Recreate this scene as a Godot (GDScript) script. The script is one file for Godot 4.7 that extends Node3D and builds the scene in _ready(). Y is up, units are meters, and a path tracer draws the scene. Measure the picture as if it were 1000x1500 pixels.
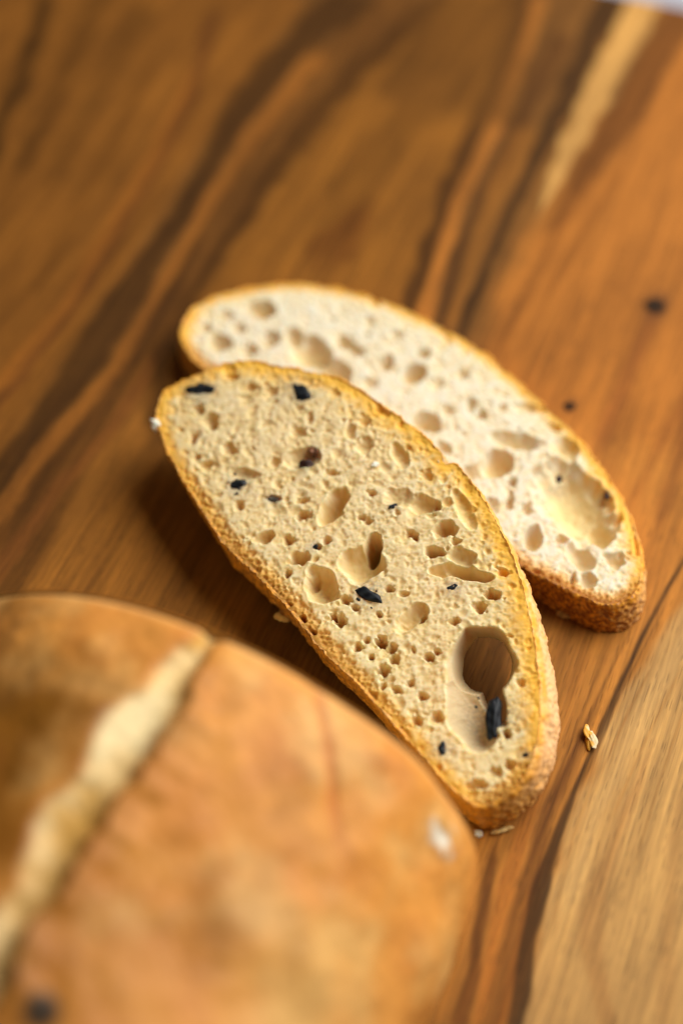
extends Node3D
# Two slices of olive bread lying on an acacia cutting board, the loaf they were cut from in front of them.
# Everything is in metres; the shapes below are described in millimetres and multiplied by MM.

const MM := 0.001

const FRONT_AT := [0.00412, 0.01669, 0.03193]
const FRONT_AXES := [0.60433, -0.05245, 0.79501, -0.16753, 0.96716, 0.19115, -0.77892, -0.2487, 0.57569]
const FRONT_OUTLINE := [-63.22, 7.63, -65.72, 4.4, -65.43, 0.29, -64.16, -4.09, -63.04, -8.58, -61.14, -12.32, -57.22, -16.09, -51.79, -19.63, -46.56, -23.24, -40.83, -26.39, -34.59, -28.11, -28.55, -28.95, -21.7, -29.99, -15.33, -30.38, -11.84, -30.47, -10.6, -29.63, -9.03, -29.63, -7.41, -30.86, -2.3, -30.63, 3.95, -29.38, 9.48, -27.95, 14.52, -26.35, 20.74, -23.68, 26.9, -20.49, 33.21, -16.6, 39.21, -12.6, 44.65, -8.21, 49.3, -3.14, 52.39, 1.89, 53.32, 6.87, 52.39, 11.54, 50.15, 13.3, 45.19, 14.15, 39.7, 14.3, 33.03, 14.24, 24.85, 14.44, 16.77, 14.54, 8.9, 15.29, 2.02, 15.22, -5.8, 14.89, -14.37, 15.18, -22.4, 15.84, -26.27, 16.06, -33.29, 15.14, -41.2, 14.03, -49.18, 12.79, -55.79, 11.12, -60.72, 9.55]
const FRONT_PORES := [-17.41, -5.87, 4.34, 2.47, -1.97, 6, 0, -20.23, -0.26, 1.55, 1.15, 1.93, 4, 0, -27.85, 1.97, 1.63, 0.72, 2.45, 3, 0, -3.03, -2.38, 4.55, 4.39, 1.88, 5.5, 0, -4.56, -6.43, 3.24, 1.84, -2.37, 11, 1, -11.61, 10.35, 0.79, 0.69, 0.27, 4, 0, -12.71, 6.51, 2.29, 1.55, 2.4, 4.5, 0, -4.74, 6.74, 4.83, 3.03, -2.91, 5, 0, -6.88, 7.04, 2.05, 1.33, -2.08, 6.5, 0, 1.1, 5.09, 1.26, 0.9, 2.4, 3, 0, 3.83, 8.78, 1.66, 1.23, -3.03, 4, 0, 2.28, 9.15, 0.76, 0.68, 0.3, 5, 0, 13.18, -2.15, 3.71, 2.2, -1.64, 3, 0, 14.65, -3.76, 1.27, 0.71, -1.92, 6, 0, 13.42, -0.21, 1.36, 0.89, 2.35, 3, 0, 13.19, 5.52, 1.2, 1.13, 0.04, 5, 0, 14.35, 9.03, 0.59, 0.54, 0.33, 4, 0, 17.77, 5.89, 1.23, 1.14, 2.73, 3, 0, 15.79, 4.82, 1.03, 0.94, 0.37, 2.5, 0, 18.34, 8.92, 1.37, 1.28, 2.78, 4, 0, 21.91, 0.43, 1.03, 0.98, 0.01, 3, 0, 11.01, 9.68, 0.89, 0.81, 0.32, 3, 0, 10.92, 7.37, 0.69, 0.58, 2.49, 2, 0, 2.25, -19.95, 2.43, 1.98, 2.72, 4.5, 0, 4.94, -14.87, 2.08, 1.23, 2.35, 7, 0, -5.09, -20.19, 3, 2.2, 2.53, 3, 0, -3.11, -21.83, 1.31, 1.23, -0.01, 3, 0, -9.6, -17.48, 3.45, 2.22, 2.49, 1.4, 0, 12.59, -16.38, 5.01, 1.64, 2.59, 5.5, 0, 9.11, -13.05, 2.2, 1.37, 2.35, 3.5, 0, 9.54, -18.03, 3.41, 1.92, 2.75, 2.5, 0, 19.95, -17.28, 1.81, 1.01, 2.77, 5, 0, 20.47, -13.67, 1.44, 1.25, -3.04, 3.5, 0, 19.5, -7.99, 1.34, 0.74, 2.12, 2.5, 0, 17.75, -21.99, 1.4, 0.88, 2.76, 2, 0, -17.67, 5.62, 1.3, 1.12, 0.29, 3, 0, -20.87, 9.31, 1.3, 0.79, 2.38, 2.5, 0, -31.43, -8.38, 3.77, 2.7, 2.19, 2.5, 0, -52.76, 0.49, 2.28, 1.65, -3.07, 2.6, 0, -51.45, 0.86, 1.13, 0.98, 2.97, 4, 0, -56.94, 0.85, 1.56, 1.08, 3.06, 2, 0, -51.82, 5.97, 1.3, 0.88, 0.86, 4, 0, -44.06, 1.75, 1.92, 1.6, 0.28, 2, 0, -44.55, 7.64, 2.06, 1.03, 2.16, 2, 0, -47.42, 7.98, 0.62, 0.5, 2.61, 3, 0, -36.55, 2.82, 3.62, 1.47, 2.45, 1.6, 0, -34.69, -3.49, 1.52, 1.3, 2.71, 1.6, 0, -36.92, -11.62, 1.8, 1.34, 2.48, 1.8, 0, -38.14, -15.51, 1.89, 0.74, 0.63, 1.5, 0, -53.33, -10.96, 1.7, 1.22, 2.49, 1.6, 0, -49.4, -13.51, 1.63, 1.47, 0.51, 1.6, 0, -58.73, -9.44, 1.73, 0.87, 2.5, 1.5, 0, -24.19, -10.74, 1.17, 0.82, 2.42, 1.5, 0, -21.54, 8.63, 2.26, 1.14, 2.04, 3, 0, -31.41, 8.39, 1.32, 1.01, -3.08, 2.2, 0, -23.04, -2.21, 1.43, 0.82, 2.16, 2, 0, -29.53, -19.85, 2.33, 1.19, 0.77, 1.6, 0, -29.16, -23.65, 1.5, 1.33, 2.73, 1.6, 0, -24.36, -19.69, 2.12, 1.92, 2.98, 1.5, 0, -17.96, -24.01, 3.66, 1.57, -2.87, 1.8, 0, -10.07, -24.98, 1.58, 1.02, -3.12, 1.6, 0, 1.88, -25.32, 5.67, 1.54, -2.87, 1.4, 0, -28.79, -28.21, 2.61, 1.23, 3.03, 1, 0, -2.09, -24.08, 1.41, 1.11, 2.43, 1.2, 0, -39.38, -23.39, 1.6, 0.97, 2.83, 1, 0, 48.15, 9.96, 1.79, 1.06, 2.49, 2, 0, 48.41, 6.01, 1.28, 0.94, 2.31, 2, 0, 49.08, 3.23, 1.02, 0.94, 2.37, 2, 0, 41.5, -1.55, 0.94, 0.66, 3.08, 3, 0, 44.19, -0.44, 0.82, 0.77, 0.58, 3, 0, 47.51, 11.09, 1.02, 0.8, 2.32, 2, 0, 38.01, -9.16, 0.91, 0.84, 2.42, 1.5, 0, -12.34, -0.34, 0.98, 0.8, 1.64, 2, 0, -12.35, 1.97, 0.72, 0.62, 2.6, 3, 0, -14.58, -13.82, 0.86, 0.64, 2.43, 2, 0, -11.63, -8.77, 0.71, 0.48, 2.39, 3, 0, -10.03, -9.32, 1, 0.79, 2.46, 2, 0, -1.85, -13.94, 1, 0.92, 2.81, 2, 0, -0.57, -14.17, 0.79, 0.69, 0.44, 3, 0, 1.96, -18.03, 0.84, 0.77, 2.66, 2, 0, 6.07, -19.49, 1.25, 0.77, 2.35, 2, 0, 2.15, 14.62, 0.84, 0.73, 2.6, 3, 0, -1.57, 14.06, 0.77, 0.68, 0.26, 3, 0, 3.84, 4.77, 0.83, 0.6, 2.39, 2, 0, 8.27, 2.14, 0.6, 0.54, 0.37, 2, 0, 7.99, -4.23, 1.24, 0.75, 2.35, 1.5, 0, 5.19, -2.95, 0.84, 0.75, 2.61, 2, 0, 22.32, -1.32, 0.73, 0.66, 0.44, 2, 0, 23.76, 6.75, 0.8, 0.71, 2.49, 2, 0, 27.56, 6.75, 1.06, 0.85, 2.38, 2, 0, 32.75, 7.25, 1.12, 1.04, 0.41, 2, 0, 23.09, 9.63, 0.94, 0.71, 2.37, 2, 0, 30.67, 10.64, 1.06, 0.97, 2.54, 2, 0, 20.74, 11.18, 0.72, 0.66, 0.33, 2, 0, 29.94, -5.69, 7.92, 6.68, -2.31, 3.6, 2, 36.07, 1.85, 8.94, 4.29, -2.7, 4.2, 2, 29.66, -6.45, 7.3, 6.62, -2.53, 14, 3, 35.72, -3.22, 6.75, 2.61, -2.73, 14, 3]
const FRONT_OLIVES := [-61.06, -2.45, 3.77, 2, 2.69, 0, -45.37, -18.19, 3.44, 2.14, 3.14, 0, -35.65, 5.48, 2.14, 1.44, 2.61, 0, -29.82, -7.9, 1.58, 1.18, 2.07, 1, -31.04, -11.21, 1.3, 1.2, 1.91, 2, 3.15, 1.07, 2.93, 1.29, 2.85, 0, 39.65, -0.92, 4.15, 1.43, 0.76, 0, 38.36, 10.68, 1.78, 0.91, 0.6, 0, -9.07, -15.24, 0.84, 0.65, 1.9, 0, 13.76, -12.75, 1.63, 0.9, 1.81, 0, 49.57, -0.38, 0.77, 0.54, 1.9, 0, -27.72, 2.07, 1.17, 0.49, 2.35, 3, -12.71, 2.59, 0.84, 0.48, 1.82, 0]
const BACK_AT := [0.01817, 0.0086, -0.01255]
const BACK_AXES := [0.78186, 0, 0.62345, 0, 1, 0, -0.62345, 0, 0.78186]
const BACK_OUTLINE := [-65.22, 7.6, -67.89, 3.21, -68.81, -2.69, -66.48, -9.45, -61.63, -16.41, -55.8, -22.3, -48.74, -26.69, -40.5, -29.55, -31.62, -31.43, -22.02, -32.17, -11.92, -31.97, -3.38, -30.97, 5.98, -28.54, 15.1, -26.18, 24.57, -23.01, 32.95, -19.27, 40.41, -15.09, 47.09, -10.56, 52.87, -4.87, 56.62, 0.31, 58.53, 4.95, 58.27, 8.99, 55.46, 12.34, 50.47, 13.63, 44.1, 14.18, 38.61, 14.9, 30.36, 14.26, 20.92, 13.45, 9.3, 12.45, -2.9, 11.11, -15.23, 10.05, -27.26, 9.77, -39.06, 10.14, -48.01, 11.71, -54.24, 12.72, -60.28, 10.95]
const BACK_PORES := [-56.25, -10.59, 4.22, 2.96, 2.88, 5, 0, -56.63, 4.27, 3.22, 2.94, 2.73, 4, 0, -49.53, 1.51, 2.09, 2.01, 3.03, 3, 0, -47.87, -4.18, 2.52, 2.24, 0.77, 4, 0, -37.9, -6.9, 6.6, 4.7, -2.88, 5.5, 0, -29.35, -5.14, 5.77, 3.25, -2.78, 5, 0, -44.34, -8.45, 3.22, 2.24, 0.86, 4, 0, -33.8, -14.52, 2.44, 1.94, -2.65, 4, 0, -30.37, -14.05, 2.26, 1.75, 0.91, 3.5, 0, -15.08, -16.24, 3.65, 2.85, 1.44, 5, 0, -3.49, -5.69, 3.53, 3, -3.06, 5, 0, -22.16, -15.14, 2.68, 1.9, 0.93, 4, 0, -17.24, -23.08, 1.82, 1.74, 1.3, 3, 0, -5.98, -23.22, 1.77, 1.41, 1.03, 2.5, 0, 1.2, -16.46, 2.14, 1.23, 0.97, 3, 0, 4.74, -15.48, 1.7, 1.38, 1.06, 3, 0, 11.36, -23.47, 3.38, 1.5, 2.59, 1.8, 0, 7.26, -19.93, 1.3, 1.21, 1.46, 1.8, 0, 15.4, -13.59, 6.34, 2.48, 2.66, 4, 0, 15.94, -5.45, 4.84, 3.58, 1.03, 6, 0, 25.19, -18.78, 3.5, 2.84, 2.99, 3, 0, 35.63, -6.81, 13.77, 7.58, -2.61, 6.5, 0, 43.07, -4.21, 6.2, 3.3, -2.32, 7, 0, 44.84, 5.06, 4.37, 2.68, -2.8, 4, 0, 34.08, 7.03, 3.74, 1.87, 1, 5, 0, 50.92, 1.37, 2.6, 2.04, 1.9, 3, 0, 49.23, 9.18, 2.17, 1.68, 1.14, 3, 0, 52.38, -5.66, 3.73, 1.29, 1.03, 1.5, 0, 24.48, 2.08, 2.71, 1.02, 1.09, 3, 0, 21.71, -3.19, 1.19, 0.89, 1.05, 3, 0, 46.6, 10.82, 1.62, 0.56, 1.18, 3, 0, 19.6, -22.24, 2.18, 1.23, 3.01, 1.5, 0, -33.68, -23.47, 1.87, 1.62, 0.94, 1.5, 0, -25.81, -23.82, 1.84, 1.6, 0.98, 1.5, 0, -8.95, -17.2, 1.98, 1.86, 1.25, 1.5, 0, -2.02, -11.71, 1.91, 1.54, 1.01, 2, 0, -21.18, -7.45, 1.88, 1.75, 2.4, 2, 0, 39.62, 13.86, 0.92, 0.84, 1.39, 2, 0, 38.91, 3.89, 1.53, 1.4, 1.54, 2, 0, 22.17, 5.16, 2.31, 1.32, 0.98, 2, 0, 13.01, -0.05, 2.11, 1.97, 2.09, 3, 0, -61.78, -4.06, 1.95, 1.41, 2.52, 1.5, 0, -56.19, -2.55, 1.65, 1.58, 0.19, 2, 0, -62.49, 2.47, 1.86, 1.6, 0.69, 1.6, 0, 4.16, -2.01, 2.21, 1.56, 3.1, 3, 0, 28.45, 1.38, 1.92, 1.17, 1.01, 2, 0]
const BACK_OLIVES := [29.06, -10.31, 1, 0.74, 1.08, 1, 39.76, -12.83, 0.98, 0.73, 1.13, 1]
const FRONT_FLARE := [0.4, 0.4, 0.4, 0.4, 0.4, 0.4, 0.4, 0.4, 0.4, 0.4, 0.4, 0.4, 0.4, 0.4, 0.4, 0.4, 0.4, 0.4, 0.4, 0.5, 0.6, 0.8, 1.2, 1.7, 2.2, 2.6, 2.7, 2.5, 1.8, 1.0, 0.5, 0.3, 0.1, -0.2, -0.5, -0.5, -0.5, -0.5, -0.5, -0.5, -0.5, -0.5, -0.5, -0.5, -0.5, -0.5, -0.5, -0.5]
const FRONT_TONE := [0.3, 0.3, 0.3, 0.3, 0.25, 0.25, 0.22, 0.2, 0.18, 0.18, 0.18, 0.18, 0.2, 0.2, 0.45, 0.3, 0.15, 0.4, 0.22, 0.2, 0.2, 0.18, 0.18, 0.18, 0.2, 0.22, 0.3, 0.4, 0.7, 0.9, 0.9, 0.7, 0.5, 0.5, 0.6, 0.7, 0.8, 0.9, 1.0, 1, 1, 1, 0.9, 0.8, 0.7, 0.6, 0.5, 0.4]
const BACK_FLARE := [0.5, 0.5, 0.5, 0.5, 0.5, 0.5, 0.5, 0.5, 0.5, 0.5, 0.5, 0.5, 0.5, 0.5, 0.5, 0.5, 0.5, 0.6, 0.9, 1.3, 1.5, 1.2, 0.5, 0, -0.2, -0.4, -0.4, -0.4, -0.4, -0.4, -0.4, -0.4, -0.4, -0.4, -0.4, -0.4]
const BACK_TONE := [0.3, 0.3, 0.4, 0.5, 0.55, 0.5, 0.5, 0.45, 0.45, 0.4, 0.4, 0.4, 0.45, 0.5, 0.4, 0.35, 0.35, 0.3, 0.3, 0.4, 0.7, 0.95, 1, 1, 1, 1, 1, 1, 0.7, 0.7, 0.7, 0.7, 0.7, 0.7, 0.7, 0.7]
const STREAKS := [  # colour, strength, softness in mm, then along the grain, left edge, right edge (mm), again and again
	[[200, 130, 70], 0.85, 6, [19.8, 23.6, 116.4, 79.4, 9.5, 106.8, 139.0, 14.7, 97.2, 198.5, 20.0, 105.9, 258.1, 24.3, 118.2]],
	[[212, 146, 84], 0.8, 4, [-101.1, 52.7, 76.0, -66.7, 50.3, 74.3, -32.3, 50.4, 77.0, 2.2, 37.0, 83.8, 36.6, 13.6, 102.1]],
	[[150, 97, 44], 0.8, 5, [-115.4, -128.8, -62.3, -55.9, -139.6, -71.3, 3.5, -159.5, -77.1, 62.9, -181.2, -78.9, 122.4, -219.5, -81.3, 181.8, -255.4, -80.7]],
	[[158, 104, 46], 0.85, 5, [18.9, -62.5, 4.3, 65.2, -60.0, -5.6, 111.6, -58.7, -11.2, 158.0, -53.0, -16.7, 204.3, -42.7, -21.9]],
	[[176, 118, 60], 0.8, 5, [-72.2, -61.6, -17.3, -37.6, -58.0, -4.1, -3.0, -59.9, -9.9, 31.6, -61.6, -29.4]],
	[[112, 70, 32], 0.7, 3, [-46.1, -68.6, -54.6, -6.4, -70.1, -58.7, 33.3, -70.7, -56.0, 73.0, -70.3, -58.7, 112.6, -71.0, -58.6, 152.3, -69.4, -53.9, 192.0, -63.0, -45.5]],
	[[220, 178, 144], 0.95, 2.2, [-111.2, 72.1, 238.0, -86.8, 69.9, 239.8, -62.4, 68.1, 241.6, -38.0, 69.2, 243.4, -13.6, 72.7, 245.2, 10.8, 79.6, 247.0, 35.2, 86.8, 248.8, 59.5, 93.5, 250.7, 83.9, 100.2, 252.5, 108.3, 106.8, 254.3]],
	[[178, 126, 92], 0.45, 1.5, [-93.1, 83.5, 87.2, -79.6, 76.6, 80.9, -66.1, 75.8, 78.3, -52.6, 76.9, 79.0, -39.1, 77.9, 79.2]],
	[[182, 132, 98], 0.35, 2, [-89.4, 93.6, 96.6, -74.8, 90.7, 93.7, -60.1, 88.2, 90.3, -45.5, 86.6, 88.2]],
	[[226, 188, 160], 0.6, 1.5, [-69.8, 70.8, 74.2, -53.2, 71.4, 74.0, -36.5, 73.1, 76.2, -19.9, 74.6, 78.9, -3.2, 78.0, 81.7]],
	[[74, 48, 33], 0.88, 0.6, [-98.9, 68.4, 72.2, -85.9, 67.1, 70.6, -72.9, 65.9, 68.7, -59.8, 65.9, 68.0, -46.8, 66.9, 68.2, -33.8, 68.0, 69.2, -20.8, 68.8, 69.8, -7.8, 70.1, 71.0, 5.3, 71.8, 72.7, 18.3, 74.1, 75.1]],
	[[96, 58, 32], 0.6, 0.35, [-51.2, 63.9, 64.3, -37.4, 64.7, 65.1, -23.6, 66.0, 66.3, -9.8, 67.4, 67.7]],
	[[88, 54, 32], 0.6, 0.4, [-64.0, 63.6, 64.1, -49.0, 64.3, 64.6, -34.0, 65.4, 65.6]],
	[[120, 72, 38], 0.55, 0.3, [-44.9, 63.4, 63.7, -30.7, 63.7, 64.0, -16.6, 64.3, 64.5]],
	[[92, 60, 38], 0.6, 0.35, [-27.2, 69.4, 69.8, -14.7, 70.9, 71.3, -2.2, 72.4, 72.7]],
	[[80, 48, 30], 0.6, 0.5, [-87.2, 64.9, 65.3, -72.4, 63.5, 63.9, -57.7, 63.9, 64.2]],
	[[128, 78, 40], 0.5, 0.3, [-27.1, 60.6, 60.8, -14.9, 60.5, 60.7, -2.6, 61.4, 61.6]],
	[[190, 138, 92], 0.5, 0.8, [-74.8, 70.8, 71.3, -59.4, 69.7, 70.1, -43.9, 70.1, 70.5]],
	[[186, 132, 84], 0.5, 0.5, [-49.9, 75.8, 76.2, -34.0, 77.1, 77.5, -18.1, 79.2, 79.5]],
	[[182, 128, 80], 0.5, 0.5, [-56.9, 82.1, 82.4, -42.1, 82.1, 82.4, -27.4, 82.5, 82.9]],
	[[170, 112, 66], 0.55, 0.4, [-41.9, 71.2, 71.4, -30.2, 72.1, 72.5, -18.5, 73.6, 73.9]],
	[[84, 54, 36], 0.7, 0.4, [-44.6, 68.3, 68.8, -32.7, 69.2, 69.7, -20.7, 69.5, 70.0, -8.8, 70.1, 70.6]],
	[[118, 70, 38], 0.65, 1.2, [-100.4, 63.8, 68.9, -89.1, 63.4, 67.4, -77.7, 62.8, 66.2, -66.3, 62.4, 65.8, -55.0, 62.3, 65.5, -43.6, 63.9, 65.9, -32.2, 64.9, 66.2]],
	[[176, 110, 58], 0.6, 0.7, [-99.6, 67.6, 69.2, -88.2, 66.3, 67.5, -76.9, 65.3, 66.1]],
	[[104, 58, 31], 0.75, 1, [-102.2, 60.0, 63.3, -91.4, 59.5, 61.7, -80.6, 57.5, 59.6, -69.7, 56.0, 57.8]],
	[[190, 118, 62], 0.6, 1.2, [-101.2, 63.4, 65.0, -88.7, 61.7, 63.7, -76.1, 59.9, 62.7, -63.5, 59.1, 62.0, -50.9, 59.5, 62.0]],
	[[150, 94, 50], 0.3, 1, [-27.2, 59.0, 61.6, -12.2, 58.7, 61.0, 2.7, 59.4, 61.4, 17.7, 61.4, 63.4]],
	[[140, 86, 46], 0.3, 1, [-20.2, 54.0, 56.1, -8.5, 54.1, 56.4, 3.1, 55.1, 57.0]],
	[[80, 48, 22], 0.85, 2, [50.5, -7.7, -3.5, 81.4, -12.0, -7.0, 112.2, -15.3, -9.8, 143.1, -17.5, -11.5, 174.0, -20.3, -13.5, 204.8, -24.4, -16.8]],
	[[196, 128, 68], 0.8, 1.2, [51.9, -3.9, 0.0, 71.2, -6.4, -2.0, 90.6, -9.0, -5.0, 109.9, -11.5, -7.6, 129.2, -12.2, -8.4, 148.5, -12.1, -8.2, 167.9, -14.5, -10.0, 187.2, -16.0, -11.8, 206.5, -18.2, -14.3]],
	[[92, 57, 32], 0.72, 1.4, [53.6, 1.4, 3.4, 76.1, -2.3, 1.1, 98.6, -5.3, -1.6, 121.1, -6.3, -2.2, 143.6, -7.4, -0.7, 166.1, -9.0, -2.7, 188.7, -8.4, -1.2]],
	[[170, 112, 54], 0.5, 1.5, [66.7, 2.2, 5.0, 92.0, -0.9, 2.7, 117.3, -3.4, 1.3, 142.6, -4.1, 2.4]],
	[[72, 46, 26], 0.85, 1.2, [55.5, 6.0, 8.7, 73.1, 4.7, 7.7, 90.7, 3.6, 6.4, 108.3, 3.2, 6.0, 125.9, 2.8, 6.0, 143.5, 2.3, 6.6, 161.2, 0.9, 7.3, 178.8, 0.6, 7.2, 196.4, -0.1, 7.2, 214.0, -1.6, 7.9]],
	[[218, 172, 128], 0.95, 1.3, [116.6, 10.9, 12.2, 132.2, 8.7, 13.9, 147.7, 8.3, 14.9, 163.3, 8.1, 16.2, 178.9, 8.1, 17.1, 194.4, 8.2, 17.4, 210.0, 8.0, 17.9, 225.5, 7.4, 18.8]],
	[[104, 61, 30], 0.75, 2.5, [109.7, 14.7, 17.6, 133.8, 15.4, 21.7, 157.9, 16.0, 25.6, 182.0, 16.0, 28.3, 206.2, 18.4, 29.5, 230.3, 20.1, 31.2]],
	[[140, 86, 44], 0.55, 1.5, [59.0, 15.4, 17.5, 83.3, 16.1, 18.9, 107.6, 16.4, 20.4, 132.0, 18.1, 22.7]],
	[[158, 98, 48], 0.5, 1.5, [87.0, 21.4, 23.2, 110.6, 23.1, 25.7, 134.2, 24.5, 27.8]],
	[[142, 82, 50], 0.55, 2, [42.4, 45.8, 49.7, 56.3, 46.1, 50.0, 70.1, 46.6, 50.5, 84.0, 47.3, 50.1]],
	[[150, 90, 52], 0.5, 1.5, [23.2, 64.5, 67.4, 45.2, 63.8, 67.5, 67.1, 60.8, 65.6]],
	[[166, 100, 56], 0.4, 1.2, [29.1, 58.4, 60.1, 43.1, 59.6, 61.4, 57.1, 60.9, 62.7]],
	[[74, 45, 20], 0.84, 2.8, [-50.7, -76.7, -71.2, -32.5, -77.9, -71.4, -14.2, -78.6, -71.3, 4.0, -78.6, -69.8, 22.3, -79.4, -69.3, 40.5, -79.3, -70.4, 58.8, -78.5, -70.9, 77.0, -78.1, -71.1, 95.3, -78.7, -71.2, 113.5, -80.2, -72.7, 131.8, -82.4, -73.5, 150.0, -82.7, -71.1, 168.3, -79.4, -66.8, 186.5, -76.7, -60.7]],
	[[168, 108, 54], 0.75, 1.8, [-41.7, -68.1, -63.5, -25.4, -72.2, -67.7, -9.1, -72.5, -67.7, 7.2, -69.7, -65.4, 23.4, -68.5, -63.8, 39.7, -69.2, -65.0, 56.0, -70.3, -66.0, 72.2, -71.4, -67.1, 88.5, -72.2, -68.0, 104.8, -73.0, -68.5, 121.1, -73.5, -67.6, 137.3, -73.0, -66.3, 153.6, -71.7, -64.7]],
	[[84, 51, 25], 0.7, 2, [-47.5, -67.2, -63.7, -32.8, -68.8, -65.4, -18.2, -68.1, -64.8, -3.5, -67.0, -63.7, 11.1, -65.7, -62.2, 25.7, -65.5, -62.1, 40.4, -65.9, -62.6, 55.0, -66.6, -63.2, 69.7, -67.2, -64.2]],
	[[146, 90, 50], 0.6, 1.3, [-53.7, -63.4, -59.5, -39.7, -64.6, -60.8, -25.8, -64.1, -60.2, -11.8, -62.8, -58.9, 2.2, -60.0, -56.7, 16.1, -59.9, -56.5, 30.1, -60.1, -57.3]],
	[[82, 50, 21], 0.76, 3, [9.7, -52.2, -46.7, 30.4, -60.5, -55.7, 51.0, -61.5, -57.1, 71.7, -61.5, -57.2, 92.3, -62.2, -56.5, 113.0, -61.8, -55.0, 133.6, -60.8, -53.3, 154.2, -58.5, -50.6, 174.9, -53.6, -45.9, 195.5, -49.2, -40.6]],
	[[112, 66, 37], 0.7, 1.8, [-4.7, -89.2, -84.8, 13.8, -89.1, -84.6, 32.4, -88.1, -84.3, 50.9, -88.9, -84.7, 69.4, -89.7, -85.8, 87.9, -91.2, -87.4, 106.5, -92.8, -88.6, 125.0, -95.2, -91.4, 143.5, -99.5, -95.8, 162.0, -105.0, -100.5]],
	[[118, 74, 31], 0.45, 3, [41.0, -99.3, -95.7, 64.3, -102.0, -98.0, 87.5, -105.5, -100.2, 110.8, -108.2, -103.5, 134.1, -112.6, -107.3]],
	[[176, 112, 52], 0.6, 2.5, [8.3, -92.5, -87.6, 39.3, -89.1, -85.6, 70.2, -91.3, -88.2, 101.2, -94.0, -90.2, 132.2, -98.4, -95.3]],
	[[66, 40, 15], 0.8, 3, [74.1, -133.2, -127.5, 94.1, -138.9, -134.0, 114.0, -143.9, -137.9, 134.0, -149.5, -143.7, 153.9, -156.9, -149.6]],
	[[88, 54, 21], 0.55, 3, [83.1, -125.7, -120.2, 102.3, -129.7, -123.7, 121.5, -133.6, -127.7, 140.8, -137.9, -131.6, 160.0, -141.5, -133.6]],
	[[92, 57, 23], 0.45, 3, [80.6, -116.1, -110.8, 106.3, -120.2, -113.9, 131.9, -123.0, -117.0, 157.6, -129.1, -119.2]],
	[[112, 72, 33], 0.7, 6, [149.0, -46.4, -5.4, 174.8, -46.9, -11.5, 200.7, -44.1, -17.1]],
	[[106, 67, 27], 0.5, 5, [90.2, -40.3, -29.4, 106.6, -41.9, -30.4, 123.1, -40.5, -29.2, 139.6, -38.5, -29.1]],
	[[108, 60, 24], 0.6, 3, [79.0, -40.0, -27.7, 87.2, -38.1, -27.3, 95.4, -35.6, -28.3]],
]
# the cut end of the loaf: across the loaf, above the board (mm)
const LOAF_PROFILE := [3, 1.5, 0.6, 6, -0.3, 12.1, 0.4, 20.3, 2.8, 27.2, 7, 34.6, 12.3, 42.2, 19.8, 47.6, 29.7, 52.6, 39.6, 56.2, 50.8, 57.9, 59.7, 58.1, 67.5, 57.3, 75.6, 55.2, 84.3, 51.4, 93.6, 45.4, 104.1, 36, 112.5, 24.5, 117.5, 14, 118, 7, 115, 1.5]

var rng := RandomNumberGenerator.new()


func _ready() -> void:
	rng.seed = 71
	camera_and_light()
	build_table()
	build_board()
	build_slices()
	build_loaf()
	build_crumbs()


# ------------------------------------------------------------------ camera, light, exposure
func camera_and_light() -> void:
	var cam := Camera3D.new()
	cam.name = "camera"
	var lens := CameraAttributesPhysical.new()
	lens.frustum_focal_length = 12.0 / tan(deg_to_rad(17.0))
	lens.frustum_focus_distance = 0.334
	lens.frustum_near = 0.01
	lens.frustum_far = 20.0
	lens.exposure_aperture = lens.frustum_focal_length / 13.0
	cam.attributes = lens
	cam.fov = 34.0
	cam.near = 0.01
	cam.far = 20.0
	add_child(cam)
	cam.position = Vector3(0, 0.28344, 0.23783)
	cam.rotation_degrees = Vector3(-50, 0, 0)
	cam.current = true
	var env := Environment.new()
	env.background_mode = Environment.BG_COLOR
	env.background_color = Color(0.28, 0.27, 0.26)
	env.tonemap_mode = Environment.TONE_MAPPER_LINEAR
	env.tonemap_exposure = 1.0
	env.sdfgi_enabled = true
	env.ssao_enabled = true
	env.ssil_enabled = true
	var world := WorldEnvironment.new()
	world.name = "world"
	world.environment = env
	add_child(world)
	# the window beside the table, to the right and behind
	var win := AreaLight3D.new()
	win.name = "window_daylight"
	win.area_size = Vector2(0.75, 0.6)
	win.light_energy = 1.12
	win.light_color = Color(1.0, 0.99, 0.975)
	win.shadow_enabled = true
	win.area_range = 6.0
	win.area_attenuation = 2.0
	add_child(win)
	win.look_at_from_position(Vector3(0.42, 0.52, -0.20), Vector3(0.01, 0.01, 0.03), Vector3.UP)


# ------------------------------------------------------------------ helpers
func mark(o: Node3D, label := "", category := "", group := "", kind := "") -> void:
	if label: o.set_meta("label", label)
	if category: o.set_meta("category", category)
	if group: o.set_meta("group", group)
	if kind: o.set_meta("kind", kind)


func put(called: String, mesh: Mesh, mat: Material, parent: Node3D = self) -> MeshInstance3D:
	var o := MeshInstance3D.new()
	o.name = called
	o.mesh = mesh
	o.material_override = mat
	o.cast_shadow = GeometryInstance3D.SHADOW_CASTING_SETTING_ON
	parent.add_child(o, true)
	return o


func thing(called: String, label: String, category: String, t := Transform3D(), group := "") -> Node3D:
	var o := Node3D.new()
	o.name = called
	add_child(o, true)
	o.transform = t
	mark(o, label, category, group)
	return o


func skin(rough: float, spec := 0.4, sss := 0.0, vertex := true) -> StandardMaterial3D:
	var m := StandardMaterial3D.new()
	m.vertex_color_use_as_albedo = vertex
	m.roughness = rough
	m.metallic_specular = spec
	if sss > 0.0:
		m.subsurf_scatter_enabled = true
		m.subsurf_scatter_strength = sss
	return m


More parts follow.
